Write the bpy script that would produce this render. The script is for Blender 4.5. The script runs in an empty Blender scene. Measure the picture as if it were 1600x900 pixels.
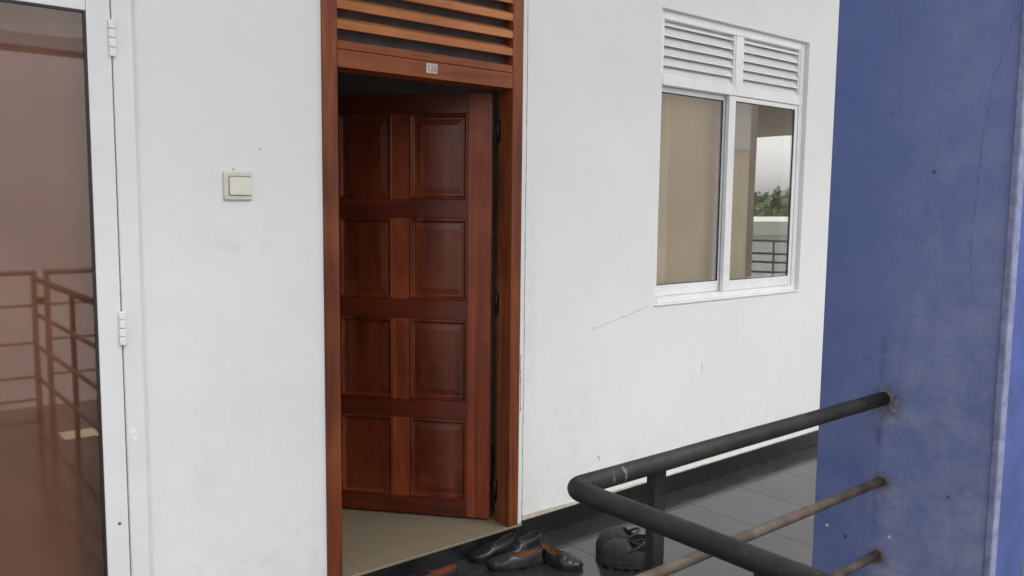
import bpy, bmesh, math, random
from mathutils import Vector, Matrix
random.seed(7)
R = math.radians
sc = bpy.context.scene
col = sc.collection

# ------------------------------------------------------------------ camera
cam_d = bpy.data.cameras.new('camera'); cam = bpy.data.objects.new('camera', cam_d); col.objects.link(cam)
rt = Vector((0.77144266, -0.63620422, 0.01097323)); up = Vector((0.05535431, 0.08428107, 0.99490331))
fw = Vector((0.63388652, 0.76690344, -0.10023466))
M = Matrix((rt, up, -fw)).transposed().to_4x4(); M.translation = Vector((0, -3.05, 1.63))
cam.matrix_world = M
cam_d.sensor_width = 36; cam_d.lens = 36*1296.49/1600
cam_d.clip_start = .05; cam_d.clip_end = 800
sc.camera = cam

# ------------------------------------------------------------------ world, sun, exposure
w = bpy.data.worlds.new('World'); sc.world = w; w.use_nodes = True
nt = w.node_tree; bg = nt.nodes['Background']
sky = nt.nodes.new('ShaderNodeTexSky'); sky.sky_type = 'NISHITA'; sky.sun_disc = False
SUN_EL, SUN_AZ = R(64), R(150)           # azimuth: clockwise from +y
sky.sun_elevation = SUN_EL; sky.sun_rotation = SUN_AZ
sky.air_density = 1.6; sky.dust_density = 2.5; sky.ozone_density = 1.0
hs = nt.nodes.new('ShaderNodeHueSaturation'); hs.inputs['Saturation'].default_value = .14
nt.links.new(sky.outputs[0], hs.inputs['Color'])
nt.links.new(hs.outputs[0], bg.inputs[0]); bg.inputs[1].default_value = .13
sl = bpy.data.lights.new('sun', 'SUN'); sl.energy = 1.0; sl.angle = R(40); sl.color = (1, .97, .93)
so = bpy.data.objects.new('sun', sl); col.objects.link(so)
sd = Vector((math.sin(SUN_AZ)*math.cos(SUN_EL), math.cos(SUN_AZ)*math.cos(SUN_EL), math.sin(SUN_EL)))
so.rotation_euler = sd.to_track_quat('Z', 'Y').to_euler()
sc.view_settings.view_transform = 'Standard'; sc.view_settings.look = 'None'
sc.view_settings.gamma = 1; sc.view_settings.exposure = 1.38
try: sc.view_settings.use_curve_mapping = False
except Exception: pass
sc.cycles.max_bounces = 10; sc.cycles.diffuse_bounces = 6

# ------------------------------------------------------------------ node helpers
class NB:
    def __init__(s, name):
        s.m = bpy.data.materials.new(name); s.m.use_nodes = True
        s.t = s.m.node_tree; s.b = s.t.nodes['Principled BSDF']
        s.co = s.t.nodes.new('ShaderNodeTexCoord').outputs['Object']
    def n(s, typ, **kw):
        x = s.t.nodes.new(typ)
        for k, v in kw.items(): setattr(x, k, v)
        return x
    def link(s, a, b): s.t.links.new(a, b)
    def val(s, sock, v):
        if hasattr(v, 'is_output') : s.link(v, sock)
        else: sock.default_value = v
    def math(s, op, a, b=0.0, clamp=False):
        x = s.n('ShaderNodeMath', operation=op); x.use_clamp = clamp
        s.val(x.inputs[0], a); s.val(x.inputs[1], b); return x.outputs[0]
    def mapping(s, scale=(1,1,1), loc=(0,0,0), rot=(0,0,0)):
        x = s.n('ShaderNodeMapping'); s.link(s.co, x.inputs[0])
        x.inputs['Scale'].default_value = scale; x.inputs['Location'].default_value = loc
        x.inputs['Rotation'].default_value = rot; return x.outputs[0]
    def noise(s, scale, detail=4, rough=.55, vec=None, dist=0.0):
        x = s.n('ShaderNodeTexNoise'); x.inputs['Scale'].default_value = scale
        x.inputs['Detail'].default_value = detail; x.inputs['Roughness'].default_value = rough
        x.inputs['Distortion'].default_value = dist
        s.link(vec if vec is not None else s.co, x.inputs['Vector']); return x.outputs['Fac']
    def ramp(s, f, lo, hi, a=0.0, b=1.0):
        x = s.n('ShaderNodeMapRange'); s.link(f, x.inputs[0]); x.interpolation_type = 'SMOOTHSTEP'
        for i, v in enumerate((lo, hi, a, b)): s.val(x.inputs[i+1], v)
        return x.outputs[0]
    def mix(s, f, a, b, mode='MIX'):
        x = s.n('ShaderNodeMix', data_type='RGBA', blend_type=mode)
        s.val(x.inputs[0], f)
        for i, v in ((6, a), (7, b)):
            if isinstance(v, tuple): v = (*v, 1) if len(v) == 3 else v
            s.val(x.inputs[i], v)
        return x.outputs[2]
    def bump(s, h, strength, dist=.01):
        x = s.n('ShaderNodeBump'); x.inputs['Strength'].default_value = strength
        x.inputs['Distance'].default_value = dist; s.link(h, x.inputs['Height'])
        s.link(x.outputs[0], s.b.inputs['Normal'])
    def xyz(s):
        x = s.n('ShaderNodeSeparateXYZ'); s.link(s.co, x.inputs[0]); return x.outputs
    def blob(s, c, r, power=1.0):
        # soft stain of its own shape, in object space: c = centre, r = radii (large radius = ignore that axis)
        a = s.n('ShaderNodeVectorMath', operation='SUBTRACT'); s.link(s.co, a.inputs[0]); a.inputs[1].default_value = c
        d = s.n('ShaderNodeVectorMath', operation='DIVIDE'); s.link(a.outputs[0], d.inputs[0]); d.inputs[1].default_value = r
        l = s.n('ShaderNodeVectorMath', operation='LENGTH'); s.link(d.outputs[0], l.inputs[0])
        return s.ramp(l.outputs['Value'], 1.0, 0.0, 0.0, power)
    def set(s, **kw):
        names = dict(rough='Roughness', spec='Specular IOR Level', metal='Metallic', coat='Coat Weight', coatr='Coat Roughness', ior='IOR')
        for k, v in kw.items():
            if k == 'color':
                s.val(s.b.inputs['Base Color'], (*v, 1) if isinstance(v, tuple) and len(v) == 3 else v)
            else: s.val(s.b.inputs[names[k]], v)
        return s.m

def simple(name, c, rough=.5, var=.12, scale=9, bump=.05, bscale=60, **kw):
    b = NB(name)
    f = b.noise(scale, 5)
    k = tuple(x*(1-var) for x in c); h = tuple(min(1, x*(1+var)) for x in c)
    m = b.set(color=b.mix(b.ramp(f, .3, .7), k, h), rough=rough, **kw)
    if bump: b.bump(b.noise(bscale, 3), bump, .004)
    return m

# --- plaster
def mat_plaster():
    b = NB('white_plaster')
    big = b.ramp(b.noise(.9, 4), .3, .7)
    c = b.mix(big, (.75, .755, .755), (.80, .80, .80))
    fine = b.ramp(b.noise(7, 8, .7), .45, .75)
    c = b.mix(b.math('MULTIPLY', fine, .13), c, (.62, .61, .57))
    low = b.math('MULTIPLY', b.ramp(b.xyz()[2], .55, .06), b.ramp(b.noise(11, 7, .7), .42, .70))
    c = b.mix(b.math('MULTIPLY', low, .22), c, (.45, .42, .36))
    run = b.math('MULTIPLY', b.ramp(b.noise(1.5, 5, .6, b.mapping((7, 1, .5))), .55, .75), .07)
    c = b.mix(run, c, (.50, .48, .43))
    # faint hand smudges and scuffs around the switch and low on the wall
    sm = b.noise(9, 6, .65)
    for cc, rr, p in (((1.12, 0, 1.50), (.22, 1, .16), .14), ((1.20, 0, .98), (.30, 1, .30), .10),
                      ((1.28, 0, 1.46), (.05, 1, .05), .20), ((1.17, 0, 1.47), (.05, 1, .05), .22),
                      ((1.05, 0, .60), (.12, 1, .22), .16), ((2.64, 0, 1.0), (.06, 1, .9), .22),
                      ((2.95, 0, .55), (.3, 1, .35), .12), ((4.0, 0, .55), (.35, 1, .18), .10),
                      ((1.14, 0, 1.69), (.16, 1, .14), .12), ((3.3, 0, .13), (1.2, 1, .12), .16)):
        m = b.math('MULTIPLY', b.blob(cc, rr, p), b.ramp(sm, .35, .62))
        c = b.mix(m, c, (.50, .49, .47))
    # tiny specks
    v = b.n('ShaderNodeTexVoronoi'); v.inputs['Scale'].default_value = 3.1; b.link(b.co, v.inputs['Vector'])
    sp = b.ramp(v.outputs['Distance'], .022, .010)
    c = b.mix(b.math('MULTIPLY', sp, .45), c, (.33, .30, .26))
    b.set(color=c, rough=.62, spec=.3)
    h = b.math('ADD', b.noise(3, 4), b.math('MULTIPLY', b.noise(38, 6, .65), .40))
    h = b.math('ADD', h, b.math('MULTIPLY', b.noise(6, 3, .5, b.mapping((.6, 1, 3))), .5))
    b.bump(h, .13, .02)
    return b.m

def mat_wood(name, dark, mid, light, axis='z', rough=.34, coat=.35, seed=0., density=1., knots=True):
    b = NB(name)
    s = {'z': (9*density, 9*density, .55), 'x': (.55, 9*density, 9*density), 'y': (9*density, .55, 9*density)}[axis]
    v = b.mapping(s, loc=(seed, seed*1.7, seed*.6))
    f = b.noise(1.6, 5, .6, v, .9)
    g = b.noise(9, 6, .7, v, .3)
    c = b.mix(b.ramp(f, .30, .55), dark, mid)
    c = b.mix(b.ramp(f, .52, .75), c, light)
    c = b.mix(b.math('MULTIPLY', b.ramp(g, .50, .74), .38), c, tuple(x*.45 for x in dark))
    blotch = b.noise(2.3, 3)
    c = b.mix(b.math('MULTIPLY', b.ramp(blotch, .45, .7), .35), c, tuple(x*1.25 for x in light))
    r = b.ramp(b.noise(5, 3), .3, .7, rough-.03, rough+.06)
    b.set(color=c, rough=r, coat=coat, coatr=.22, spec=.28)
    b.bump(g, .12, .003)
    return b.m

def mat_blue():
    b = NB('blue_wall_paint'); b.co = b.n('ShaderNodeNewGeometry').outputs['Position']
    x, y, z = b.xyz()
    hz = b.ramp(b.noise(1.3, 5, .6), .3, .7)
    c = b.mix(hz, (.080, .120, .315), (.110, .150, .345))
    # chalky dust that has settled on the weathered outer and lower part of the paint
    m = b.math('ADD', b.ramp(z, 2.3, .4), b.ramp(y, -1.50, -1.95))
    m = b.math('MULTIPLY', b.math('POWER', b.math('MULTIPLY', m, .5), 1.5), .95)
    dust = b.math('MULTIPLY', m, b.ramp(b.noise(7.5, 9, .72), .12, .92), clamp=True)
    c = b.mix(b.math('MULTIPLY', dust, .85), c, (.36, .38, .49))
    grime = b.ramp(b.noise(26, 8, .75), .55, .78)
    c = b.mix(b.math('MULTIPLY', grime, .55), c, (.07, .075, .15))
    # greyish-violet scrub marks near the top and run marks
    st = b.noise(3.2, 6, .6, b.mapping((6, 6, 1.0)))
    c = b.mix(b.math('MULTIPLY', b.ramp(st, .52, .75), .30), c, (.11, .10, .22))
    # rust and cement rings where the tubes enter
    for zz, rr in ((1.0, .055), (.72, .034), (.462, .034)):
        ring = b.blob((2.697, -1.755, zz-.012), (1, rr*1.5, rr*1.55), 1.6)
        n = b.ramp(b.noise(60, 5, .7), .35, .6)
        c = b.mix(b.math('MULTIPLY', ring, n, True), c, (.10, .075, .055))
        halo = b.blob((2.697, -1.78, zz-.05), (1, .10, .09), .55)
        c = b.mix(b.math('MULTIPLY', halo, b.ramp(b.noise(18, 5, .7), .4, .6)), c, (.33, .34, .44))
        drip = b.blob((2.697, -1.735, zz+.16), (1, .020, .16), .55)
        c = b.mix(b.math('MULTIPLY', drip, b.ramp(b.noise(20, 4), .3, .6)), c, (.06, .07, .16))
    v = b.n('ShaderNodeTexVoronoi'); v.inputs['Scale'].default_value = 9; b.link(b.co, v.inputs['Vector'])
    c = b.mix(b.math('MULTIPLY', b.ramp(v.outputs['Distance'], .07, .04), b.ramp(z, .95, .5)), c, (.55, .57, .63))
    v2 = b.n('ShaderNodeTexVoronoi'); v2.inputs['Scale'].default_value = 6.3; b.link(b.co, v2.inputs['Vector'])
    c = b.mix(b.math('MULTIPLY', b.ramp(v2.outputs['Distance'], .06, .03), .8), c, (.03, .035, .09))
    b.set(color=c, rough=.6, spec=.3)
    b.bump(b.math('ADD', b.noise(8, 5), b.math('MULTIPLY', b.noise(80, 6, .7), .45)), .45, .01)
    return b.m

def mat_tile(name, c, grout, size, off, rough, gw=.0035, var=.2, spec=.5):
    b = NB(name)
    v = b.mapping((1/size, 1/size, 1/size), loc=(-off[0]/size, -off[1]/size, 0))
    sp = b.n('ShaderNodeSeparateXYZ'); b.link(v, sp.inputs[0])
    ms = []
    for k in (0, 1):
        fr = b.math('FRACT', sp.outputs[k]); a = b.math('ABSOLUTE', b.math('SUBTRACT', fr, .5))
        ms.append(b.ramp(a, .5-gw/size, .5-gw/size*.4))
    g = b.math('MAXIMUM', *ms)
    n = b.ramp(b.noise(2.2, 5), .3, .7)
    cc = b.mix(n, tuple(x*(1-var) for x in c), tuple(x*(1+var) for x in c))
    d = b.ramp(b.noise(12, 8, .7), .5, .8)
    cc = b.mix(b.math('MULTIPLY', d, .35), cc, tuple(x*1.6+.01 for x in c) if c[0] < .1 else tuple(x*.99 for x in c))
    cc = b.mix(b.math('MULTIPLY', g, .6), cc, grout)
    rr = b.ramp(b.noise(5, 6, .7), .3, .75, rough*.75, rough*1.5) if c[0] < .1 else b.ramp(b.noise(2, 2), .3, .7, rough, rough*1.1)
    rr = b.math('ADD', rr, b.math('MULTIPLY', g, .12), True)
    b.set(color=cc, rough=rr, spec=b.math('MULTIPLY', b.math('SUBTRACT', 1.0, g), spec))
    b.bump(b.math('SUBTRACT', b.math('MULTIPLY', b.noise(1.5, 2), .3), g), .15, .002)
    return b.m

def mat_painted_metal(name, c, chip=(.5, .48, .43), rust=(.10, .055, .035), rough=.5, dirt=.5):
    b = NB(name)
    n = b.noise(16, 7, .7)
    cc = b.mix(b.ramp(b.noise(6, 5, .65), .3, .7), tuple(x*.6 for x in c), tuple(x*2.1 for x in c))
    cc = b.mix(b.math('MULTIPLY', b.ramp(n, .55, .72), dirt), cc, rust)
    n2 = b.noise(70, 7, .8)
    wear = b.ramp(b.noise(7, 5, .7), .50, .68)
    cc = b.mix(b.math('MULTIPLY', b.ramp(n2, .56, .70), b.math('MULTIPLY', wear, .55)), cc, chip)
    n3 = b.noise(170, 3, .7)
    cc = b.mix(b.math('MULTIPLY', b.ramp(n3, .60, .72), .20), cc, chip)
    b.set(color=cc, rough=b.ramp(n, .3, .7, rough-.14, rough+.2), spec=.3)
    b.bump(b.math('ADD', n, b.math('MULTIPLY', n3, .4)), .5, .0025)
    return b.m

def mat_glass(name, tint, refl_tint, base_refl, rough=.0, ior=1.5):
    b = NB(name); t = b.t; out = t.nodes['Material Output']
    tr = b.n('ShaderNodeBsdfTransparent'); tr.inputs[0].default_value = (*tint, 1)
    gl = b.n('ShaderNodeBsdfGlossy'); gl.inputs['Color'].default_value = (*refl_tint, 1); gl.inputs['Roughness'].default_value = rough
    ge = b.n('ShaderNodeNewGeometry'); dt = b.n('ShaderNodeVectorMath', operation='DOT_PRODUCT')
    b.link(ge.outputs['Incoming'], dt.inputs[0]); b.link(ge.outputs['Normal'], dt.inputs[1])
    q = b.math('POWER', b.math('SUBTRACT', 1.0, b.math('ABSOLUTE', dt.outputs['Value'])), 5.0)
    f = b.math('ADD', b.math('MULTIPLY', q, 1-base_refl), base_refl, True)
    mx = b.n('ShaderNodeMixShader'); b.link(f, mx.inputs[0]); b.link(tr.outputs[0], mx.inputs[1]); b.link(gl.outputs[0], mx.inputs[2])
    b.link(mx.outputs[0], out.inputs[0])
    bp = b.n('ShaderNodeBump'); bp.inputs['Strength'].default_value = .04; bp.inputs['Distance'].default_value = .01
    b.link(b.noise(1.4, 1), bp.inputs['Height']); b.link(bp.outputs[0], gl.inputs['Normal'])
    return b.m

PL = mat_plaster()
W_FR_V = mat_wood('mahogany_upright', (.085, .020, .008), (.17, .042, .014), (.27, .080, .026), 'z', .5, .05, 1.3)
W_FR_H = mat_wood('mahogany_cross', (.12, .028, .009), (.23, .060, .018), (.33, .105, .034), 'x', .5, .05, 4.1)
W_SLAT = mat_wood('pale_orange_slat', (.26, .075, .022), (.40, .14, .045), (.52, .22, .08), 'x', .5, .05, 7.7)  # lighter, more orange wood tone than the door frame
W_LF_V = mat_wood('door_wood_upright', (.105, .017, .005), (.21, .040, .013), (.33, .082, .026), 'z', .36, .16, 2.2)
W_LF_H = mat_wood('door_wood_cross', (.055, .008, .003), (.100, .015, .006), (.15, .028, .010), 'x', .34, .2, 5.5)
W_PANEL = mat_wood('door_wood_panel', (.070, .011, .004), (.125, .022, .007), (.20, .045, .013), 'z', .27, .3, 9.1, .8)
BLUE = mat_blue()
BLUE_GLOSS = simple('bright_blue_gloss', (.035, .065, .24), .55, .25, 6, .08)
EDGE = simple('worn_blue_edge', (.17, .19, .32), .6, .25, 30, .2, 90)
ALU = simple('white_powder_coat', (.76, .76, .76), .36, .03, 4, .02, 80)
ALU2 = simple('white_window_metal', (.80, .80, .80), .33, .04, 8, .02, 80)
GASKET = simple('black_gasket', (.02, .02, .022), .5, .1, 9, 0)
BLACK = mat_painted_metal('black_rail_paint', (.0085, .0085, .0082), (.22, .21, .19), (.024, .021, .018), .55, .8)
RUSTY = mat_painted_metal('worn_brown_rail_paint', (.050, .038, .030), (.30, .28, .22), (.070, .042, .028), .62, .8)
FLOOR = mat_tile('dark_polished_tile', (.024, .024, .025), (.010, .010, .010), .465, (3.68, -.20), .14, .0028, .25, .85)
SKIRT = mat_tile('black_skirting_tile', (.012, .012, .014), (.03, .03, .03), .465, (3.68, 0), .22, .003)
INFLOOR = mat_tile('beige_glazed_tile', (.215, .18, .125), (.18, .15, .105), .6, (2.3, .35), .30, .002, .05)
INWALL = simple('room_cream_paint', (.66, .67, .64), .7, .05, 2, .03)
CEIL = simple('ceiling_paint', (.78, .78, .77), .7, .05, 2, .05)
IVORY = simple('aged_ivory_plastic', (.62, .60, .52), .38, .07, 25, .02)
IVORY2 = simple('ivory_rocker', (.68, .665, .58), .34, .05, 25, .01)
MORTAR = simple('beige_mortar', (.50, .47, .39), .8, .15, 20, .3)
DARKM = simple('dark_hinge_metal', (.022, .018, .015), .4, .2, 40, .1, metal=.6)
BLIND = simple('beige_blind_cloth', (.74, .62, .47), .85, .05, 3, .1, 200)
BROWNC = simple('brown_curtain_cloth', (.47, .37, .31), .8, .12, 2, .1, 80)
GLASS = mat_glass('window_glass', (.93, .92, .90), (.95, .96, .98), .29)
GLASSB = mat_glass('bronze_tinted_glass', (.80, .68, .62), (.95, .90, .87), .16, .025)
CRACK = simple('hairline_crack', (.30, .28, .26), .9, .2, 50, 0)
SEAM = simple('dirty_seam', (.26, .24, .22), .9, .3, 30, 0)

# ------------------------------------------------------------------ mesh helpers
class MB:
    def __init__(s): s.bm = bmesh.new(); s.mats = []; s.cur = 0; s.sm = False
    def mat(s, m):
        if m not in s.mats: s.mats.append(m)
        s.cur = s.mats.index(m); return s
    def face(s, pts, smooth=False):
        f = s.bm.faces.new([s.bm.verts.new(p) for p in pts]); f.material_index = s.cur; f.smooth = smooth; return f
    def box(s, x0, x1, y0, y1, z0, z1, bev=0, seg=2):
        r = bmesh.ops.create_cube(s.bm, size=1)
        vs = r['verts']
        for v in vs:
            v.co = Vector(((x0+x1)/2+v.co.x*(x1-x0), (y0+y1)/2+v.co.y*(y1-y0), (z0+z1)/2+v.co.z*(z1-z0)))
        fs = {f for v in vs for f in v.link_faces}
        for f in fs: f.material_index = s.cur
        if bev:
            es = list({e for v in vs for e in v.link_edges})
            r = bmesh.ops.bevel(s.bm, geom=es, offset=bev, segments=seg, affect='EDGES', profile=.6)
            for f in r['faces']: f.material_index = s.cur; f.smooth = True
        return s
    def tube(s, pts, r, n=20, caps=True):
        pts = [Vector(p) for p in pts]; rings = []
        rs = r if isinstance(r, (list, tuple)) else [r]*len(pts)
        ref = None
        for i, p in enumerate(pts):
            a = (pts[i]-pts[i-1]).normalized() if i else None
            b = (pts[i+1]-pts[i]).normalized() if i < len(pts)-1 else None
            t = ((a or b)+(b or a)).normalized()
            if ref is None: ref = Vector((0, 0, 1)) if abs(t.z) < .9 else Vector((1, 0, 0))
            u = t.cross(ref).normalized(); v = t.cross(u).normalized()
            ref = -v if abs(v.dot(ref)) > .1 else ref
            ring = []
            for k in range(n):
                an = 2*math.pi*k/n
                ring.append(s.bm.verts.new(p+u*math.cos(an)*rs[i]+v*math.sin(an)*rs[i]))
            rings.append(ring)
        for i in range(len(rings)-1):
            for k in range(n):
                f = s.bm.faces.new([rings[i][k], rings[i][(k+1) % n], rings[i+1][(k+1) % n], rings[i+1][k]])
                f.material_index = s.cur; f.smooth = True
        if caps:
            for ring in (rings[0], rings[-1]):
                f = s.bm.faces.new(ring); f.material_index = s.cur
        return s
    def build(s, name, parent=None, label=None, origin=None, m=None):
        if m is not None: s.mats = [m]
        bmesh.ops.recalc_face_normals(s.bm, faces=s.bm.faces[:])
        me = bpy.data.meshes.new(name)
        if origin is not None: bmesh.ops.translate(s.bm, verts=s.bm.verts[:], vec=-Vector(origin))
        s.bm.to_mesh(me); s.bm.free()
        for q in s.mats: me.materials.append(q)
        o = bpy.data.objects.new(name, me); col.objects.link(o)
        if origin is not None: o.location = origin
        if parent:
            o.parent = parent
            o.matrix_parent_inverse = Matrix.Identity(4)
        if label: o['label'] = label
        return o

def tag(o, label=None, cat=None, group=None, kind=None):
    if label: o['label'] = label
    if cat: o['category'] = cat
    if group: o['group'] = group
    if kind: o['kind'] = kind
    return o
def thing(name, loc, label, cat, group=None, rz=0):
    o = bpy.data.objects.new(name, None); col.objects.link(o); o.location = loc; o.rotation_euler = (0, 0, rz)
    o.empty_display_size = .1
    return tag(o, label, cat, group)
def part(mb, name, parent, m=None, label=None):
    # mesh given in world coordinates; the parent chain is only translated
    off = Vector((0, 0, 0)); p = parent
    while p: off += p.location; p = p.parent
    bmesh.ops.translate(mb.bm, verts=mb.bm.verts[:], vec=-off)
    return mb.build(name, parent, label, m=m)
def B(*a, bev=0.0): return MB().box(*a, bev=bev)

FZ = -.04      # walkway floor
TZ = .05       # floor of the room

# ------------------------------------------------------------------ setting: floors, ceiling, ground
o = MB().box(-4, 16, -1.86, 0, FZ-.2, FZ).box(-4, 1.36, -4.5, -1.862, FZ-.2, FZ).build('walkway_floor', m=FLOOR); tag(o, kind='structure')
o = MB().box(1.362, 2.2, -4.5, -2.9, FZ-.2, FZ-.001).build('landing_floor', m=FLOOR); tag(o, kind='structure')
mb = MB().box(-4, 9, .004, 4.2, TZ-.08, TZ)
mb.box(1.538, 2.592, -.014, .0035, TZ-.012, TZ, bev=.003)
o = mb.build('room_floor', m=INFLOOR); tag(o, kind='structure')
o = MB().box(-4, 16, -2.3, 0, 4.6, 4.75).build('ceiling', m=CEIL); tag(o, kind='structure')
GROUND = simple('pale_bounce_yard', (.30, .29, .27), .9, .3, .2, 0)  # yard colour paled to bounce light up onto the lower wall
mb = MB(); mb.face([(-300, -400, -4.2), (500, -400, -4.2), (500, 300, -4.2), (-300, 300, -4.2)])
o = mb.build('ground', m=GROUND); tag(o, kind='structure')

# ------------------------------------------------------------------ the white wall
WX0, WX1, WZ0, WZ1, WT = -4.0, 16.0, FZ-.02, 4.6, .16
holes = [(-.10, .835, FZ-.02, 2.42), (1.536, 2.567, FZ-.02, 2.80), (3.555, 5.02, 1.08, 2.70)]
xs = sorted({WX0, WX1, *[h[0] for h in holes], *[h[1] for h in holes]})
zs = sorted({WZ0, WZ1, *[h[2] for h in holes], *[h[3] for h in holes]})
mb = MB().mat(PL)
def inhole(x, z): return any(h[0] < x < h[1] and h[2] < z < h[3] for h in holes)
for i in range(len(xs)-1):
    for j in range(len(zs)-1):
        if inhole((xs[i]+xs[i+1])/2, (zs[j]+zs[j+1])/2): continue
        for y in (0, WT):
            mb.face([(xs[i], y, zs[j]), (xs[i+1], y, zs[j]), (xs[i+1], y, zs[j+1]), (xs[i], y, zs[j+1])])
for a, b_, c, d in holes:
    mb.face([(a, 0, c), (a, WT, c), (a, WT, d), (a, 0, d)]); mb.face([(b_, 0, c), (b_, WT, c), (b_, WT, d), (b_, 0, d)])
    mb.face([(a, 0, c), (b_, 0, c), (b_, WT, c), (a, WT, c)]); mb.face([(a, 0, d), (b_, 0, d), (b_, WT, d), (a, WT, d)])
bmesh.ops.remove_doubles(mb.bm, verts=mb.bm.verts[:], dist=.0005)
es = [e for e in mb.bm.edges if all(abs(v.co.y) < 1e-4 for v in e.verts) and any(
      (abs(h[0]-e.verts[0].co.x) < 1e-3 and abs(h[0]-e.verts[1].co.x) < 1e-3 or abs(h[1]-e.verts[0].co.x) < 1e-3 and abs(h[1]-e.verts[1].co.x) < 1e-3)
      for h in holes)]
# thin crack lines, scuffs and a nail: ribbons standing half a millimetre proud
def ribbon(mb, pts, w0, jit=.0, sub=6):
    P = []
    for i in range(len(pts)-1):
        for k in range(sub):
            t = k/sub; P.append((pts[i][0]*(1-t)+pts[i+1][0]*t+random.uniform(-jit, jit), pts[i][1]*(1-t)+pts[i+1][1]*t+random.uniform(-jit, jit)))
    P.append(pts[-1])
    for i in range(len(P)-1):
        (x0, z0), (x1, z1) = P[i], P[i+1]
        L = math.hypot(x1-x0, z1-z0) or 1; nx, nz = -(z1-z0)/L, (x1-x0)/L
        a = w0*random.uniform(.5, 1.2)/2
        mb.face([(x0-nx*a, -.0006, z0-nz*a), (x1-nx*a, -.0006, z1-nz*a), (x1+nx*a, -.0006, z1+nz*a), (x0+nx*a, -.0006, z0+nz*a)])
mb.mat(CRACK)
ribbon(mb, [(3.50, 1.075), (3.42, 1.055), (3.33, 1.035), (3.22, 1.015), (3.12, .99), (3.06, .985)], .0022, .004)
ribbon(mb, [(4.00, .70), (4.01, .66), (3.995, .63)], .004, .003)
mb.mat(SEAM)
ribbon(mb, [(2.601, .07), (2.600, .5), (2.602, .95), (2.5995, 1.5), (2.601, 2.1), (2.598, 2.95)], .0045, .0010, 26)
ribbon(mb, [(3.13, .29), (3.15, .265)], .006, .003)
ribbon(mb, [(1.175, 1.752), (1.178, 1.743)], .004, .001)
ribbon(mb, [(1.277, 1.83), (1.281, 1.822)], .005, .001, 2)
ribbon(mb, [(2.58, .9), (2.582, .62)], .006, .003, 20)
wall = mb.build('plaster_wall'); tag(wall, 'long white plastered wall with a hairline crack by the window and black skirting at its foot', 'wall')
# skirting (black tile), pieces between the openings, and the mortar bead on top
for x0, x1 in ((.842, 1.534), (2.5965, 16.0)):
    mb = MB(); mb.box(x0, x1, -.011, -.0008, FZ+.001, .062, bev=.0015)
    k = mb.build('skirting', wall, m=SKIRT)
mb = MB(); mb.box(1.5345, 2.596, -.009, .003, FZ+.001, TZ-.0125)
mb.build('threshold_riser', wall, m=SKIRT)
mb = MB()
x = 2.60
while x < 16:
    dx = .07 if x < 6 else 1.0
    hgt = .018*max(0, 1-(x-2.6)/1.0)+.005+random.uniform(-.0012, .0012)
    mb.box(x, x+dx-.0003, -.0055, -.0009, .0622, .0622+hgt); x += dx
mb.build('mortar_bead', wall, m=MORTAR)

# ------------------------------------------------------------------ room behind the wall
rm = thing('room_interior', (2.4, 2, TZ), 'dim cream painted room seen past the half open wooden door', 'room')
mb = MB()
mb.box(.95, 1.07, WT+.002, 4.0, TZ+.002, 3.0).box(3.30, 3.40, WT+.002, 4.0, TZ+.002, 3.0).box(-4, 9, 4.0, 4.12, TZ+.002, 3.0).box(-4.1, -3.98, WT, 4.1, TZ, 3).box(8.9, 9, WT, 4, TZ, 3)
part(mb, 'wall', rm, INWALL)
part(B(-4, 9, WT+.001, 4.12, 3.001, 3.06), 'ceiling', rm, INWALL)

# ------------------------------------------------------------------ wooden door with louvred vent
dr = thing('wooden_door', (2.05, .05, TZ), 'varnished mahogany door with eight raised panels standing half open under a louvred vent', 'door')
JY0, JY1 = -.012, .10
part(B(1.5365, 1.602, JY0, JY1, TZ+.001, 2.795, bev=.004), 'jamb', dr, W_FR_V)
part(B(2.505, 2.5665, JY0, JY1, TZ+.001, 2.795, bev=.004), 'jamb', dr, W_FR_V)
part(B(1.6025, 2.5045, JY0+.002, JY1, 2.166, 2.2365, bev=.003), 'lintel', dr, W_FR_H)
# vent: bottom rail, top rail, six slanting slats
vent = part(MB().box(1.6025, 2.5045, JY0+.004, .085, 2.2385, 2.272, bev=.003).box(1.6025, 2.5045, JY0+.002, .085, 2.76, 2.795, bev=.003), 'vent_frame', dr, W_FR_H)
mb = MB()
for k in range(6):
    z = 2.316+k*.0785
    # nearly upright front edge with a board slanting up into the room
    pts = [(-.008, z+.001), (-.008, z+.033), (.000, z+.036), (.048, z+.058), (.048, z+.034), (.002, z)]
    L = [Vector((1.603, y, zz)) for y, zz in pts]; Rr = [Vector((2.504, y, zz)) for y, zz in pts]
    lv = [mb.bm.verts.new(v) for v in L]; rv = [mb.bm.verts.new(v) for v in Rr]
    n = len(pts)
    for i in range(n): mb.bm.faces.new([lv[i], lv[(i+1) % n], rv[(i+1) % n], rv[i]])
    mb.bm.faces.new(lv[::-1]); mb.bm.faces.new(rv)
o = mb.build('louvre_slats', m=W_SLAT)
o.parent = vent; o.location = -(dr.location)
part(B(1.6028, 2.5042, .052, .058, 2.2725, 2.7595), 'fly_screen', dr, simple('dusty_screen', (.095, .078, .082), .8, .2, 14, .1))
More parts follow.
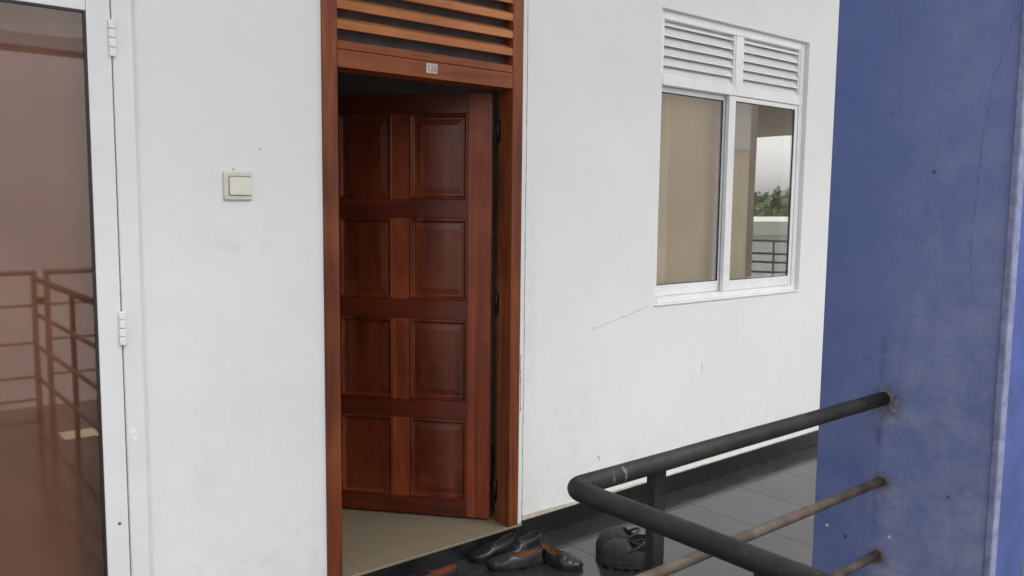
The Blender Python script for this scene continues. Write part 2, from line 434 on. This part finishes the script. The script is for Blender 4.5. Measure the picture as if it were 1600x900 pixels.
# number sticker on the lintel
st = part(B(2.022, 2.079, JY0-.0002, JY0+.0025, 2.188, 2.229), 'number_sticker', dr, simple('worn_white_sticker', (.50, .47, .42), .6, .12, 60, 0))
cu = bpy.data.curves.new('num', 'FONT'); cu.body = '126'; cu.size = .040; cu.extrude = .0003; cu.align_x = 'CENTER'; cu.align_y = 'CENTER'
to = bpy.data.objects.new('num', cu); col.objects.link(to)
dg = bpy.context.evaluated_depsgraph_get(); me = bpy.data.meshes.new_from_object(to.evaluated_get(dg))
bpy.data.objects.remove(to)
for v in me.vertices:
    x, y, z = v.co; v.co = (2.0505+x*.82, JY0-.0006-z, 2.2085+y)
me.materials.append(simple('faded_ink', (.22, .18, .16), .7, .3, 80, 0))
to = bpy.data.objects.new('digits', me); col.objects.link(to); to.parent = st; to.location = -dr.location

# door leaf, local frame: x from hinge to lock, +y towards the viewer
leaf = bpy.data.objects.new('door_leaf', None); col.objects.link(leaf); leaf.parent = dr
leaf.location = Vector((2.487, .102, 0))-Vector((dr.location.x, dr.location.y, 0)); leaf.rotation_euler = (0, 0, R(130))
LW, LZ0, LZ1, LT = .925, .012, 2.108, .040
ucols = [(.130, .425), (.513, .79)]; zrows = [(.098, .508), (.602, 1.010), (1.107, 1.508), (1.600, 2.013)]
def lpart(mb, name, m, parent=leaf):
    return mb.build(name, leaf, m=m)
for a, b_ in ((.012, .130), (.425, .513), (.79, LW)):
    if a == .425:
        mb = MB()
        for z0, z1 in zrows: mb.box(a+.0003, b_-.0003, -LT, -.0006, z0+.0003, z1-.0003, bev=.0015)
        lpart(mb, 'mullion', W_LF_V)
    else: lpart(MB().box(a, b_, -LT, 0, LZ0, LZ1, bev=.003), 'stile', W_LF_V)
zz = [LZ0] + [v for r_ in zrows for v in r_] + [LZ1]
for i in range(0, len(zz), 2):
    lpart(MB().box(.1303, .7897, -LT, -.0003, zz[i], zz[i+1], bev=.0015), 'cross_rail', W_LF_H)
for (u0, u1) in ucols:
    for (z0, z1) in zrows:
        mb = MB()
        # ovolo moulding, flat groove, bevelled raised field
        prof = [(0, -.0025), (.004, .0022), (.009, .0030), (.013, -.001), (.017, -.010), (.020, -.012), (.027, -.0125), (.054, -.0085), (.0555, -.0075)]
        loops = []
        for ins, dep in prof:
            loops.append([mb.bm.verts.new(p) for p in ((u0+ins, dep, z0+ins), (u1-ins, dep, z0+ins), (u1-ins, dep, z1-ins), (u0+ins, dep, z1-ins))])
        for a, b2 in zip(loops, loops[1:]):
            for k in range(4): mb.bm.faces.new([a[k], a[(k+1) % 4], b2[(k+1) % 4], b2[k]])
        mb.bm.faces.new(loops[-1])
        bk = [mb.bm.verts.new(p) for p in ((u0, -LT+.006, z0), (u1, -LT+.006, z0), (u1, -LT+.006, z1), (u0, -LT+.006, z1))]
        mb.bm.faces.new(bk)
        for k in range(4): mb.bm.faces.new([loops[0][k], loops[0][(k+1) % 4], bk[(k+1) % 4], bk[k]])
        lpart(mb, 'panel', W_PANEL)
# hinges between leaf and jamb
for zc in (1.93, 1.10, .16):
    mb = MB()
    mb.tube([(2.499, .092, TZ+zc-.055), (2.499, .092, TZ+zc+.055)], .0075, 12)
    mb.box(2.5025, 2.5048, .078, .09, TZ+zc-.05, TZ+zc+.05)
    for dz in (-.057, .057): mb.tube([(2.499, .092, TZ+zc+dz-.004), (2.499, .092, TZ+zc+dz+.004)], .009, 12)
    part(mb, 'hinge', dr, DARKM)

# ------------------------------------------------------------------ aluminium glass door on the left
gd = thing('glass_door', (.36, 0, FZ), 'white metal framed door with bronze tinted glass at the left end of the wall', 'door')
mb = MB()
mb.box(.7685, .834, -.020, .05, FZ+.002, 2.415, bev=.006); mb.box(-.099, -.034, -.020, .05, FZ+.002, 2.415, bev=.006)
mb.box(-.0335, .768, -.020, .05, 2.352, 2.415, bev=.006)
part(mb, 'door_frame', gd, ALU)
part(MB().box(.8335, .8475, -.006, -.0008, FZ+.002, 2.43, bev=.0025), 'frame_sealant', gd, simple('frame_sealant', (.70, .70, .685), .6, .04, 20, .05))
lf = MB()
lf.box(.6915, .7645, -.022, .022, FZ+.008, 2.347, bev=.003); lf.box(-.030, .043, -.022, .022, FZ+.008, 2.347, bev=.003)
lf.box(.0435, .691, -.0215, .0215, 2.243, 2.346, bev=.002); lf.box(.0435, .691, -.0215, .0215, FZ+.009, .09, bev=.002)
lfo = part(lf, 'door_leaf', gd, ALU)
mb = MB()
for a in ((.684, .6912, .0905, 2.2425), (.0437, .051, .0905, 2.2425)): mb.box(a[0], a[1], -.018, .006, a[2], a[3])
for a in ((.0511, .6839, 2.236, 2.2425), (.0511, .6839, .0905, .097)): mb.box(a[0], a[1], -.018, .006, a[2], a[3])
part(mb, 'gasket', gd, GASKET)
part(B(.0512, .6838, -.011, -.006, .0972, 2.2358), 'pane', gd, GLASSB)
for z0, z1 in ((2.104, 2.225), (1.133, 1.251), (.16, .28)):
    mb = MB(); n = 4; h = (z1-z0)/n
    for k in range(n): mb.box(.756, .777, -.034, -.0225, z0+k*h+.0008, z0+(k+1)*h-.0008, bev=.003)
    part(mb, 'hinge', gd, ALU2)
part(MB().tube([(.735, -.0235, .505), (.735, -.0215, .505)], .0055, 12), 'screw_hole', gd, simple('rusty_screw', (.16, .08, .04), .7, .2, 90, 0))
part(MB().tube([(.790, -.0215, .825), (.790, -.0195, .825)], .009, 14).tube([(.795, -.0215, .80), (.795, -.0195, .80)], .008, 14), 'filler_spot', gd, simple('white_filler', (.86, .86, .83), .5, .03, 30, 0))
# curtain behind it
mb = MB(); pr = None
for k in range(121):
    x = -.05+k*.0072; y = .085+.003*math.sin(k*.25)
    cur = (mb.bm.verts.new((x, y, TZ+.02)), mb.bm.verts.new((x, y, 2.36)))
    if pr: f = mb.bm.faces.new([pr[0], cur[0], cur[1], pr[1]]); f.smooth = True
    pr = cur
o = mb.build('curtain', m=BROWNC); tag(o, 'plain brown curtain hanging behind the tinted glass door', 'curtain')

# ------------------------------------------------------------------ window
wn = thing('sliding_window', (4.29, .06, 1.08), 'white metal sliding window with two louvred vents above two panes', 'window')
Y0, Y1 = .030, .100
mb = MB()
mb.box(3.5555, 3.604, Y0, Y1, 1.0805, 2.6995, bev=.002); mb.box(4.974, 5.0195, Y0, Y1, 1.0805, 2.6995, bev=.002)
mb.box(3.6045, 4.9735, Y0, Y1, 2.652, 2.6995, bev=.002); mb.box(3.6045, 4.9735, Y0-.004, Y1, 1.0805, 1.112, bev=.002)
mb.box(3.5555, 5.0195, -.008, Y0-.0045, 1.0705, 1.0795, bev=.002)
part(mb, 'window_frame', wn, ALU2)
part(B(3.6045, 4.9735, Y0-.003, Y1, 2.298, 2.350, bev=.003), 'transom', wn, ALU2)
part(B(4.272, 4.342, Y0+.001, Y1, 2.3505, 2.6515, bev=.003), 'mullion', wn, ALU2)
for x0, x1 in ((3.6045, 4.2715), (4.3425, 4.9735)):
    fr = MB(); t = .014
    fr.box(x0, x0+t, Y0+.006, Y1-.01, 2.3505, 2.6515); fr.box(x1-t, x1, Y0+.006, Y1-.01, 2.3505, 2.6515)
    for k in range(6):
        z = 2.352+k*.0535
        pts = [(Y0+.008, z), (Y0+.008, z+.008), (Y0+.011, z+.010), (Y0+.040, z+.058), (Y0+.0425, z+.058), (Y0+.0425, z+.054), (Y0+.014, z)]
        if z+.058 > 2.66: pts = [(y, min(zz_, 2.6512)) for y, zz_ in pts]
        lv = [fr.bm.verts.new((x0+t, y, q)) for y, q in pts]; rv = [fr.bm.verts.new((x1-t, y, q)) for y, q in pts]
        n = len(pts)
        for i in range(n): fr.bm.faces.new([lv[i], lv[(i+1) % n], rv[(i+1) % n], rv[i]])
    part(fr, 'louvre_panel', wn, ALU2)
FILM = simple('pale_blue_film', (.50, .60, .64), .6, .2, 40, 0)
def sash(x0, x1, y, gl, gr, name='sash'):
    m = MB()
    m.box(x0, gl, y, y+.026, 1.113, 2.297, bev=.002); m.box(gr, x1, y, y+.026, 1.113, 2.297, bev=.002)
    m.box(gl+.0003, gr-.0003, y+.001, y+.025, 2.268, 2.296, bev=.0015); m.box(gl+.0003, gr-.0003, y+.001, y+.025, 1.114, 1.176, bev=.0015)
    s = part(m, name, wn, ALU2)
    g = MB()
    for a in ((gl+.0004, gl+.006, 1.1763, 2.2678), (gr-.006, gr-.0004, 1.1763, 2.2678)): g.box(a[0], a[1], y+.004, y+.016, a[2], a[3])
    g.box(gl+.0062, gr-.0062, y+.004, y+.016, 2.262, 2.2678); g.box(gl+.0062, gr-.0062, y+.004, y+.016, 1.1763, 1.181)
    o1 = part(g, 'gasket', s, None) if 0 else None
    off = wn.location
    bmesh.ops.translate(g.bm, verts=g.bm.verts[:], vec=-off); g.build('gasket', s, m=GASKET)
    p = MB().box(gl+.0064, gr-.0064, y+.008, y+.012, 1.1812, 2.2618)
    bmesh.ops.translate(p.bm, verts=p.bm.verts[:], vec=-off); p.build('pane', s, m=GLASS)
    q = MB(); x = gl+.008
    while x < gr-.03:
        dx = random.uniform(.03, .10); x1_ = min(x+dx, gr-.008); q.box(x, x1_-.0004, y+.0135, y+.0142, 1.1815, 1.1815+random.uniform(.006, .016)); x = x1_
    if gl < 4:
        z = 1.20
        while z < 1.56: h = random.uniform(.02, .06); q.box(gr-.0075-random.uniform(.012, .022), gr-.0075, y+.0135, y+.0142, z, z+h-.0005); z += h
    bmesh.ops.translate(q.bm, verts=q.bm.verts[:], vec=-off); q.build('film_remnant', s, m=FILM)
sash(3.6047, 4.262, Y0+.040, 3.640, 4.222)
sash(4.232, 4.972, Y0+.006, 4.296, 4.942)
# blind behind the panes, ending short of the right edge
mb = MB(); pr = None
for k in range(90):
    x = 3.58+k*(4.615-3.58)/89; y = .150+.0035*math.sin(k*.35)+.002*math.sin(k*.9)
    cur = (mb.bm.verts.new((x, y, 1.125)), mb.bm.verts.new((x, y, 2.45)))
    if pr: f = mb.bm.faces.new([pr[0], cur[0], cur[1], pr[1]]); f.smooth = True
    pr = cur
o = mb.build('window_blind', m=BLIND); tag(o, 'plain beige blind hanging behind the window panes', 'blind')

# ------------------------------------------------------------------ light switch
sw = thing('light_switch', (1.188, 0, 1.687), 'yellowed ivory light switch on the white wall left of the wooden door', 'light switch')
mb = MB().box(1.136, 1.2405, -.011, -.0008, 1.635, 1.739, bev=.004)
part(mb, 'switch_plate', sw, IVORY)
part(MB().box(1.152, 1.2375, -.0120, -.0112, 1.651, 1.724, bev=.0003), 'rocker_gap', sw, simple('dark_gap', (.26, .25, .21), .8, .2, 60, 0))  # thin dark sheet outlines the rocker recess, widest at left and top
mb = MB(); mb.box(1.1555, 1.2370, -.0175, -.0122, 1.6535, 1.7195, bev=.002)
for v in mb.bm.verts:
    if v.co.z > 1.69: v.co.y += .0022 if v.co.y < -.013 else 0
part(mb, 'rocker', sw, IVORY2)

# ------------------------------------------------------------------ blue pillar
px = thing('blue_pillar', (3.0, -1.82, FZ), 'weathered blue painted pillar where the black railing ends', 'pillar')
mb = MB().box(2.697, 2.98, -2.085, -1.515, FZ-1.0, 4.598)
mb.mat(BLUE); mb.mats = [BLUE, None]
CR = NB('blue_crack'); CR.set(color=(.065, .085, .20), rough=.9); mb.mats = [BLUE, CR.m]; mb.cur = 1
random.seed(11)
def vribbon(pts, w0, jit, sub):
    P = []
    for i in range(len(pts)-1):
        for k in range(sub):
            t = k/sub; P.append((pts[i][0]*(1-t)+pts[i+1][0]*t+random.uniform(-jit, jit), pts[i][1]*(1-t)+pts[i+1][1]*t))
    for (y0, z0), (y1, z1) in zip(P, P[1:]):
        a = w0*random.uniform(.3, 1.2)/2
        mb.face([(2.6966, y0-a, z0), (2.6966, y1-a, z1), (2.6966, y1+a, z1), (2.6966, y0+a, z0)])
vribbon([(-2.068, 2.19), (-2.02, 2.02), (-2.00, 1.86), (-1.995, 1.68), (-1.985, 1.50), (-2.00, 1.34)], .0017, .005, 14)
part(mb, 'shaft', px)
mb = MB().box(2.686, 2.735, -2.108, -2.0855, FZ-1.0, 4.598, bev=.006)
part(mb, 'edge_strip', px, EDGE)
mb = MB().box(2.7355, 2.985, -2.100, -2.0855, FZ-1.0, 4.598)
part(mb, 'outer_face', px, BLUE_GLOSS)

# ------------------------------------------------------------------ railing
rl = thing('railing', (1.255, -1.745, FZ), 'black tube railing that turns a corner by the shoes and ends in the blue pillar', 'railing')
RX, RY = 1.254, -1.748
def corner(z, r, x1, y1, rad=.05, x0=RX, y0=RY):
    pts = [(x1, y0, z)]
    for k in range(7):
        a = math.pi/2*k/6
        pts.append((x0+rad-rad*math.sin(a), y0-rad+rad*math.cos(a), z))
    pts.append((x0, y1, z)); return pts
def wob(pts, n=10):
    out = []
    for i in range(len(pts)-1):
        a, b_ = Vector(pts[i]), Vector(pts[i+1]); L = (b_-a).length; m = max(1, int(L/.15))
        for k in range(m): out.append(a.lerp(b_, k/m)+(Vector((0, 0, random.uniform(-.0008, .0008))) if k else Vector()))
    out.append(Vector(pts[-1])); return out
part(MB().tube(wob(corner(1.0, .027, 2.70, -4.33, .034)), .0228, 28), 'top_rail', rl, BLACK)
for z in (.72, .462, .20):
    part(MB().tube(wob(corner(z, .016, 2.70, -4.33, .03, RX, RY-.008)), .0150, 18), 'lower_rail', rl, RUSTY)
for (x, y) in ((1.585, RY+.034), (RX-.0, -2.235), (RX, -3.3), (2.35, RY+.034)):
    if y > -2: 
        if x > 2: continue
        part(B(x-.022, x+.022, y-.014, y+.014, FZ+.001, .976, bev=.003), 'post', rl, BLACK)
    else: part(B(x+.016, x+.044, y-.022, y+.022, FZ+.001, .976, bev=.003), 'post', rl, BLACK)
CEM = simple('rusty_cement', (.16, .14, .125), .9, .35, 60, .6, 120)
for z, r in ((1.0, .030), (.72, .021), (.462, .021)):
    mb = MB()
    y = RY if z > .9 else RY-.008
    mb.tube([(2.6958, y, z), (2.688, y, z)], [r*.95, r*.82], 18)
    part(mb, 'cement_collar', rl, CEM)

CHIP = simple('bare_scratched_metal', (.075, .072, .066), .6, .35, 90, .3, 150)
def scuff(c, axis, r, a0, a1, wdt, name='weld_scuff'):
    # a thin curved flake hugging the tube: worn weld bead
    m = MB(); n = 9; c = Vector(c); A = Vector(axis)
    u = Vector((0, 0, 1)); v = A.cross(u)
    P = []
    for k in range(n+1):
        a = a0+(a1-a0)*k/n; d = u*math.cos(a)+v*math.sin(a)
        w_ = wdt*(.4+.6*math.sin(math.pi*k/n))*random.uniform(.6, 1.2)/2; sh_ = random.uniform(-.0008, .0008)
        P.append([c+d*(r+.0002)+A*(sh_-w_), c+d*(r+.0012)+A*sh_, c+d*(r+.0002)+A*(sh_+w_)])
    for p0, p1 in zip(P, P[1:]):
        for j in (0, 1): m.face([p0[j], p1[j], p1[j+1], p0[j+1]])
    part(m, name, rl, CHIP)
scuff((1.835, RY-.008, .72), (1, 0, 0), .0150, .6, 2.6, .006)
scuff((1.37, RY, 1.0), (1, 0, 0), .0228, .7, 2.3, .006)
scuff((1.41, RY, 1.0), (1, 0, 0), .0228, .3, 2.2, .010)

# second railing behind the camera, seen mirrored in the glass door
r2 = thing('railing', (1.3, -4.36, FZ), 'brown gated railing mirrored in the tinted glass door', 'railing')
yy = -4.36
BR = simple('brown_rail_paint', (.36, .26, .22), .5, .2, 10, .1)
mb = MB(); mb.tube([(-2.5, yy, 1.06), (1.235, yy, 1.06)], .024, 14)
for z in (.80, .50, .23, .05): mb.tube([(-2.5, yy, z), (1.235, yy, z)], .012, 10)
part(mb, 'gate_rails', r2, BR)
mb = MB(); mb.tube([(1.325, yy, 1.06), (3.6, yy, 1.06)], .024, 14)
for z in (.80, .52, .24): mb.tube([(1.325, yy, z), (3.6, yy, z)], .012, 10)
part(mb, 'side_rails', r2, BR)
for x in (-1.2, 1.235, 1.325, 3.6): part(B(x-.02, x+.02, yy-.02, yy+.02, FZ+.001, 1.08, bev=.003), 'post', r2, BR)
part(B(1.256, 1.304, yy-.012, yy+.012, .80, .86, bev=.004), 'latch', r2, DARKM)
o = MB().box(1.20, 1.43, -3.52, -3.28, FZ+.0005, FZ+.006, bev=.001).build('sunlit_floor_patch', m=simple('sunlit_patch_paint', (.62, .56, .40), .8, .06, 8, .05))  # pale sheet stands in for a patch of sunlight on the floor
tag(o, 'pale sheet standing in for a sunlit floor patch, mirrored in the glass door', 'sunpatch')
bmn = thing('roof_beam', (0, -4.45, 2.8), 'pale roof edge beam mirrored near the top of the tinted glass door', 'beam')
part(B(-4, 4.2, -4.55, -4.38, 2.80, 2.905, bev=.004), 'beam', bmn, CEIL); part(B(-4, 4.2, -4.57, -4.36, 2.775, 2.7995, bev=.002), 'drip_edge', bmn, BR)

# ------------------------------------------------------------------ shoes
def shoe(name, L, W, spec, upm, linm, solm, loc, rz, label, cat, group, side=1, sole=.012, heel=.02, lug=False, extra=None, tilt=0):
    """spec: list of (t, half width, top height, collar height or None, opening half width)"""
    t = thing(name, loc, label, cat, group, rz); t.rotation_euler = (0, tilt, rz)
    def interp(u, k):
        for a, b_ in zip(spec, spec[1:]):
            if a[0] <= u <= b_[0]:
                f = (u-a[0])/(b_[0]-a[0]); f = f*f*(3-2*f)
                return a[k]*(1-f)+b_[k]*f
        return spec[-1][k]
    N = 44; H = 9
    us = [.5-.5*math.cos(math.pi*i/N) for i in range(N+1)]
    def zb(u):   # underside of the upper (heel raised)
        return sole+heel*max(0, 1-u/.42)**.7*.55 + (.010*max(0, (u-.78)/.22)**2)
    def cx(u): return side*.010*math.sin(u*math.pi)*(1 if u > .3 else .5) + side*(-.012)*max(0, u-.6)
    up_ = MB(); rows = []
    for u in us:
        w_, h, o_ = interp(u, 1), interp(u, 2), interp(u, 3)
        w_ = max(w_, .0015); z0 = zb(u); o_ = min(o_, w_*.86)
        row = []
        amax = math.pi/2 if o_ < .003 else math.acos(min(1, o_/w_))**1.0
        for sgn in (1, -1):
            hp = []
            for k in range(H+1):
                a = amax*k/H
                yy_ = w_*math.cos(a)**.75; q = math.sin(a)**.8
                zz_ = z0+(h-z0)*q/(math.sin(amax)**.8)
                bul = 1+.06*math.sin(a*2)
                hp.append((u*L, cx(u)+sgn*yy_*bul, zz_))
            row.append(hp)
        rows.append((row, o_ > .003))
    vr = [[[up_.bm.verts.new(p) for p in hp] for hp in row] for row, _ in rows]
    for i in range(N):
        for s_ in (0, 1):
            for k in range(H):
                f = up_.bm.faces.new([vr[i][s_][k], vr[i+1][s_][k], vr[i+1][s_][k+1], vr[i][s_][k+1]]); f.smooth = True
    bmesh.ops.remove_doubles(up_.bm, verts=up_.bm.verts[:], dist=.0011)
    # rolled collar rim
    rim = []
    idx = [i for i in range(N+1) if rows[i][1]]
    for i in idx: rim.append(rows[i][0][0][-1])
    for i in reversed(idx): rim.append(rows[i][0][1][-1])
    rim.append(rim[0])
    rim2 = [Vector(p) for j, p in enumerate(rim) if j == 0 or (Vector(p)-Vector(rim[j-1])).length > .0012]
    up_.tube(rim2, .0026, 8, False)
    if extra: extra(up_, interp, zb, cx, L)
    up_.build('upper', t, m=upm)
    # lining
    ln = MB(); lr = []
    for i in idx:
        u = us[i]; row = rows[i][0]
        pl = Vector(row[0][-1]); pr_ = Vector(row[1][-1]); b0 = zb(u)+.004
        wi = max(.001, interp(u, 1)-.006)
        c_ = cx(u); pts = [pl+Vector((0, -.001, -.001)), Vector((u*L, c_+wi*.92, (pl.z+b0)/2)), Vector((u*L, c_+wi*.8, b0+.004)), Vector((u*L, c_, b0)),
                         Vector((u*L, c_-wi*.8, b0+.004)), Vector((u*L, c_-wi*.92, (pl.z+b0)/2)), pr_+Vector((0, .001, -.001))]
        lr.append([ln.bm.verts.new(p) for p in pts])
    for a, b_ in zip(lr, lr[1:]):
        for k in range(6):
            f = ln.bm.faces.new([a[k], b_[k], b_[k+1], a[k+1]]); f.smooth = True
    for r_ in (lr[0], lr[-1]): ln.bm.faces.new(r_)
    ln.build('lining', t, m=linm)
    # sole and heel
    so_ = MB(); top, bot = [], []
    for sgn in (1, -1):
        seq = us if sgn == 1 else us[::-1]
        for u in seq:
            w_ = interp(u, 1)+(.008 if lug else .004); x_ = u*(L+.008)-.004
            lugk = .0
            if lug: lugk = .002*(1 if int(u*11) % 2 else -1)
            zt = zb(u)+.001
            zb0 = (.010*max(0, (u-.80)/.20)**2)
            if heel > .012 and .34 < u < .50: zb0 += heel*.45*math.sin((u-.34)/.16*math.pi)
            if lug: zb0 += .009 if int(u*11) % 2 else 0
            top.append((x_, cx(u)+sgn*(w_+lugk), zt)); bot.append((x_, cx(u)+sgn*(w_+lugk*.6-.002), zb0))
    tv = [so_.bm.verts.new(p) for p in top]; bv = [so_.bm.verts.new(p) for p in bot]
    n = len(tv)
    for i in range(n):
        j = (i+1) % n; so_.bm.faces.new([tv[i], tv[j], bv[j], bv[i]])
    half = n//2
    for i in range(half-1):
        so_.bm.faces.new([tv[i], tv[i+1], tv[n-2-i], tv[n-1-i]]); so_.bm.faces.new([bv[i], bv[i+1], bv[n-2-i], bv[n-1-i]])
    so_.build('sole', t, m=solm)
    return t
LEATH = simple('black_leather', (.012, .012, .014), .34, .3, 30, .15, 160)
LEATHG = simple('scuffed_grey_black_leather', (.030, .031, .036), .36, .35, 22, .15, 160)
TAN = simple('tan_shoe_lining', (.20, .075, .028), .6, .22, 40, .1)
REDL = simple('red_brown_shoe_lining', (.26, .05, .025), .55, .25, 40, .1)
DKL = simple('dark_shoe_lining', (.02, .017, .016), .7, .2, 40, .1)
SOLE = simple('black_rubber_sole', (.010, .010, .011), .6, .2, 50, .1)
CLOG = simple('charcoal_foam_rubber', (.022, .022, .023), .8, .3, 50, .6, 110)
loafer = [(0, .004, .074, .003), (.03, .022, .073, .014), (.12, .031, .067, .022), (.30, .034, .056, .025), (.48, .036, .056, .022), (.58, .041, .066, .008), (.62, .044, .066, .0),
          (.75, .047, .052, 0), (.90, .038, .040, 0), (.97, .022, .032, 0), (1, .002, .022, 0)]
def loc_at(x, y, dz=0): return (x, y, FZ+dz)
def orient(hx, hy, tx, ty): return math.atan2(ty-hy, tx-hx)
# heel point and toe point on the floor
CLOGS = simple('clog_sole_rubber', (.017, .017, .018), .8, .3, 50, .4, 110)
def put(fn, heel_xy, toe_xy, **kw):
    L = math.hypot(toe_xy[0]-heel_xy[0], toe_xy[1]-heel_xy[1])
    return fn(L=L, loc=loc_at(*heel_xy, kw.pop('dz', 0.0005)), rz=orient(*heel_xy, *toe_xy), **kw)
def sh(**kw): return shoe('loafer', W=.09, spec=loafer, solm=SOLE, cat='shoe', **kw)
put(sh, (2.50, -.27), (2.27, -.155), upm=LEATHG, linm=TAN, label='black slip-on shoe with tan lining, its toe pointing left, left of its partner', group='loafers with tan lining')
put(sh, (2.53, -.235), (2.59, -.435), upm=LEATH, linm=TAN, label='black slip-on shoe with tan lining, heel towards the door and toe towards the camera', group='loafers with tan lining', side=-1)
put(sh, (2.50, -.06), (2.25, -.055), upm=LEATH, linm=DKL, label='all black shoe lying against the threshold riser', group='black shoes against the threshold')
put(sh, (2.62, -.11), (2.40, -.125), upm=LEATH, linm=DKL, label='all black shoe behind the tan lined pair', group='black shoes against the threshold', side=-1)
put(sh, (2.085, -.175), (1.85, -.085), upm=LEATH, linm=REDL, label='black shoe with red brown lining cut by the bottom edge of the picture', group=None)
clog = [(0, .004, .092, .003), (.03, .026, .092, .018), (.12, .037, .084, .028), (.30, .042, .082, .032), (.40, .046, .096, .030), (.50, .050, .116, .016), (.545, .052, .124, .0),
        (.72, .056, .120, 0), (.86, .053, .104, 0), (.95, .042, .082, 0), (.985, .026, .064, 0), (1, .006, .050, 0)]
def clog_extra(mb, interp, zb, cx, L):
    # heel strap swung over the instep, rolled toe bead
    pts = []
    for k in range(13):
        a = math.pi*k/12
        pts.append((L*.50-L*.30*math.sin(a), .052*math.cos(a), .078+.046*math.sin(a)))
    mb.tube(pts, .006, 8)
def cl(**kw): 
    t = shoe('rubber_clog', W=.11, spec=clog, upm=CLOG, linm=DKL, solm=CLOGS, cat='clog', group='black rubber clogs', sole=.036, heel=.010, lug=True, extra=clog_extra, **kw)
    for s_ in (1, -1):
        m = MB().tube([(kw['L']*.50, s_*.0535, .074), (kw['L']*.50, s_*.0575, .074)], .0050, 12)
        m.build('strap_rivet', t, m=simple('pale_rivet', (.65, .65, .62), .4, .03, 10, 0))
        m = MB()
        for q in (.62, .70, .78): m.box(kw['L']*q-.006, kw['L']*q+.006, s_*.0555-.003, s_*.0555+.003, .046, .050)
        m.build('vent_slot', t, m=GASKET)
    return t
put(cl, (2.882, -.635), (2.725, -.43), label='black rubber clog with lugged sole nearest the railing post', side=1)
put(cl, (2.965, -.52), (2.805, -.325), label='black rubber clog half hidden behind its partner near the railing', side=-1)

# ------------------------------------------------------------------ what the window glass mirrors
WH = simple('white_render', (.72, .71, .68), .7, .06, 2, .05)
op = thing('opposite_gallery', (12, -8, -4.2), 'white roofed gallery with column and rails mirrored in the right window pane', 'building')
part(B(7.0, 15.3, -12.5, -3.9, 3.10, 3.35), 'roof', op, simple('eave_board', (.40, .35, .28), .7, .1, 3, .05))
part(B(7.0, 15.3, -12.5, -6.0, -.25, -.05), 'floor', op, CEIL)
for x, y in ((14.7, -11.8), (14.7, -5.0)): part(B(x-.045, x+.045, y-.045, y+.045, -4.19, 3.099), 'column', op, WH)
BEI = simple('beige_render', (.70, .61, .49), .8, .08, 2, .1)
part(B(8.2, 9.97, -9.0, -3.66, -4.19, 3.098), 'wall', op, BEI)
part(B(9.30, 9.80, -3.652, -3.62, 2.40, 3.05), 'window', op, WH)
mb = MB()
for z in (1.16, .98, .86, .72): mb.tube([(9.75, -4.3, z), (11.2, -2.0, z)], .016, 8)
for k in range(4): mb.tube([(9.85+k*.4, -4.14+k*.635, -.05), (9.85+k*.4, -4.14+k*.635, 1.16)], .016, 8)
part(mb, 'rails', op, simple('grey_rail_paint', (.30, .30, .28), .5, .1, 5, 0))
fb = thing('distant_house', (45, -28, -4.2), 'low pale building with a light roof mirrored in the window', 'house')
part(B(36, 60, -34, -22, -4.19, .2), 'wall', fb, WH); part(B(35.5, 60.5, -34.5, -21.5, .201, .9), 'roof', fb, simple('light_metal_roof', (.62, .60, .52), .5, .08, 2, .05))
for k in range(8): part(B(35.97, 35.995, -33+k*1.4, -32.2+k*1.4, -1.5, -.4), 'window', fb, GASKET)
# far-off wood
LEAF = simple('far_foliage', (.24, .27, .17), .8, .4, .3, 0)
mb = MB()
for i in range(260):
    x = random.uniform(95, 190); y = -x*.60+random.uniform(-40, 40)-3; h = random.uniform(6.0, 8.0); r_ = random.uniform(2.0, 4)
    for k in range(70):
        a = random.uniform(0, 6.28); ph = random.uniform(-.6, 1.5); rr = r_*random.uniform(.5, 1.1)
        c = Vector((x+rr*math.cos(a)*math.cos(ph), y+rr*math.sin(a)*math.cos(ph), -4.2+h-1.5+rr*.7*math.sin(ph)))
        s_ = random.uniform(.2, .55); d = Vector((random.gauss(0, 1), random.gauss(0, 1), random.gauss(0, 1))).normalized(); e = d.orthogonal().normalized(); g = d.cross(e)
        mb.face([c+e*s_, c+g*s_, c-e*s_, c-g*s_])
    mb.face([(x-.3, y, -4.2), (x+.3, y, -4.2), (x+.1, y, h-5), (x-.1, y, h-5)])
o = mb.build('far_wood', m=LEAF); tag(o, 'far line of green trees mirrored in the window', 'wood', kind='stuff')

# blank building face across the yard, mirrored in the tinted glass door
ow = thing('facing_building', (-4, -11, -4.2), 'plain pale building face across the yard, mirrored in the tinted glass door', 'building')
part(B(-14, 4.2, -14, -10, -4.19, 5.0), 'wall', ow, simple('pale_render', (.80, .79, .78), .8, .08, 1, .1))
part(B(-14.1, 4.3, -14.1, -9.9, 5.001, 5.2), 'roof_edge', ow, CEIL)
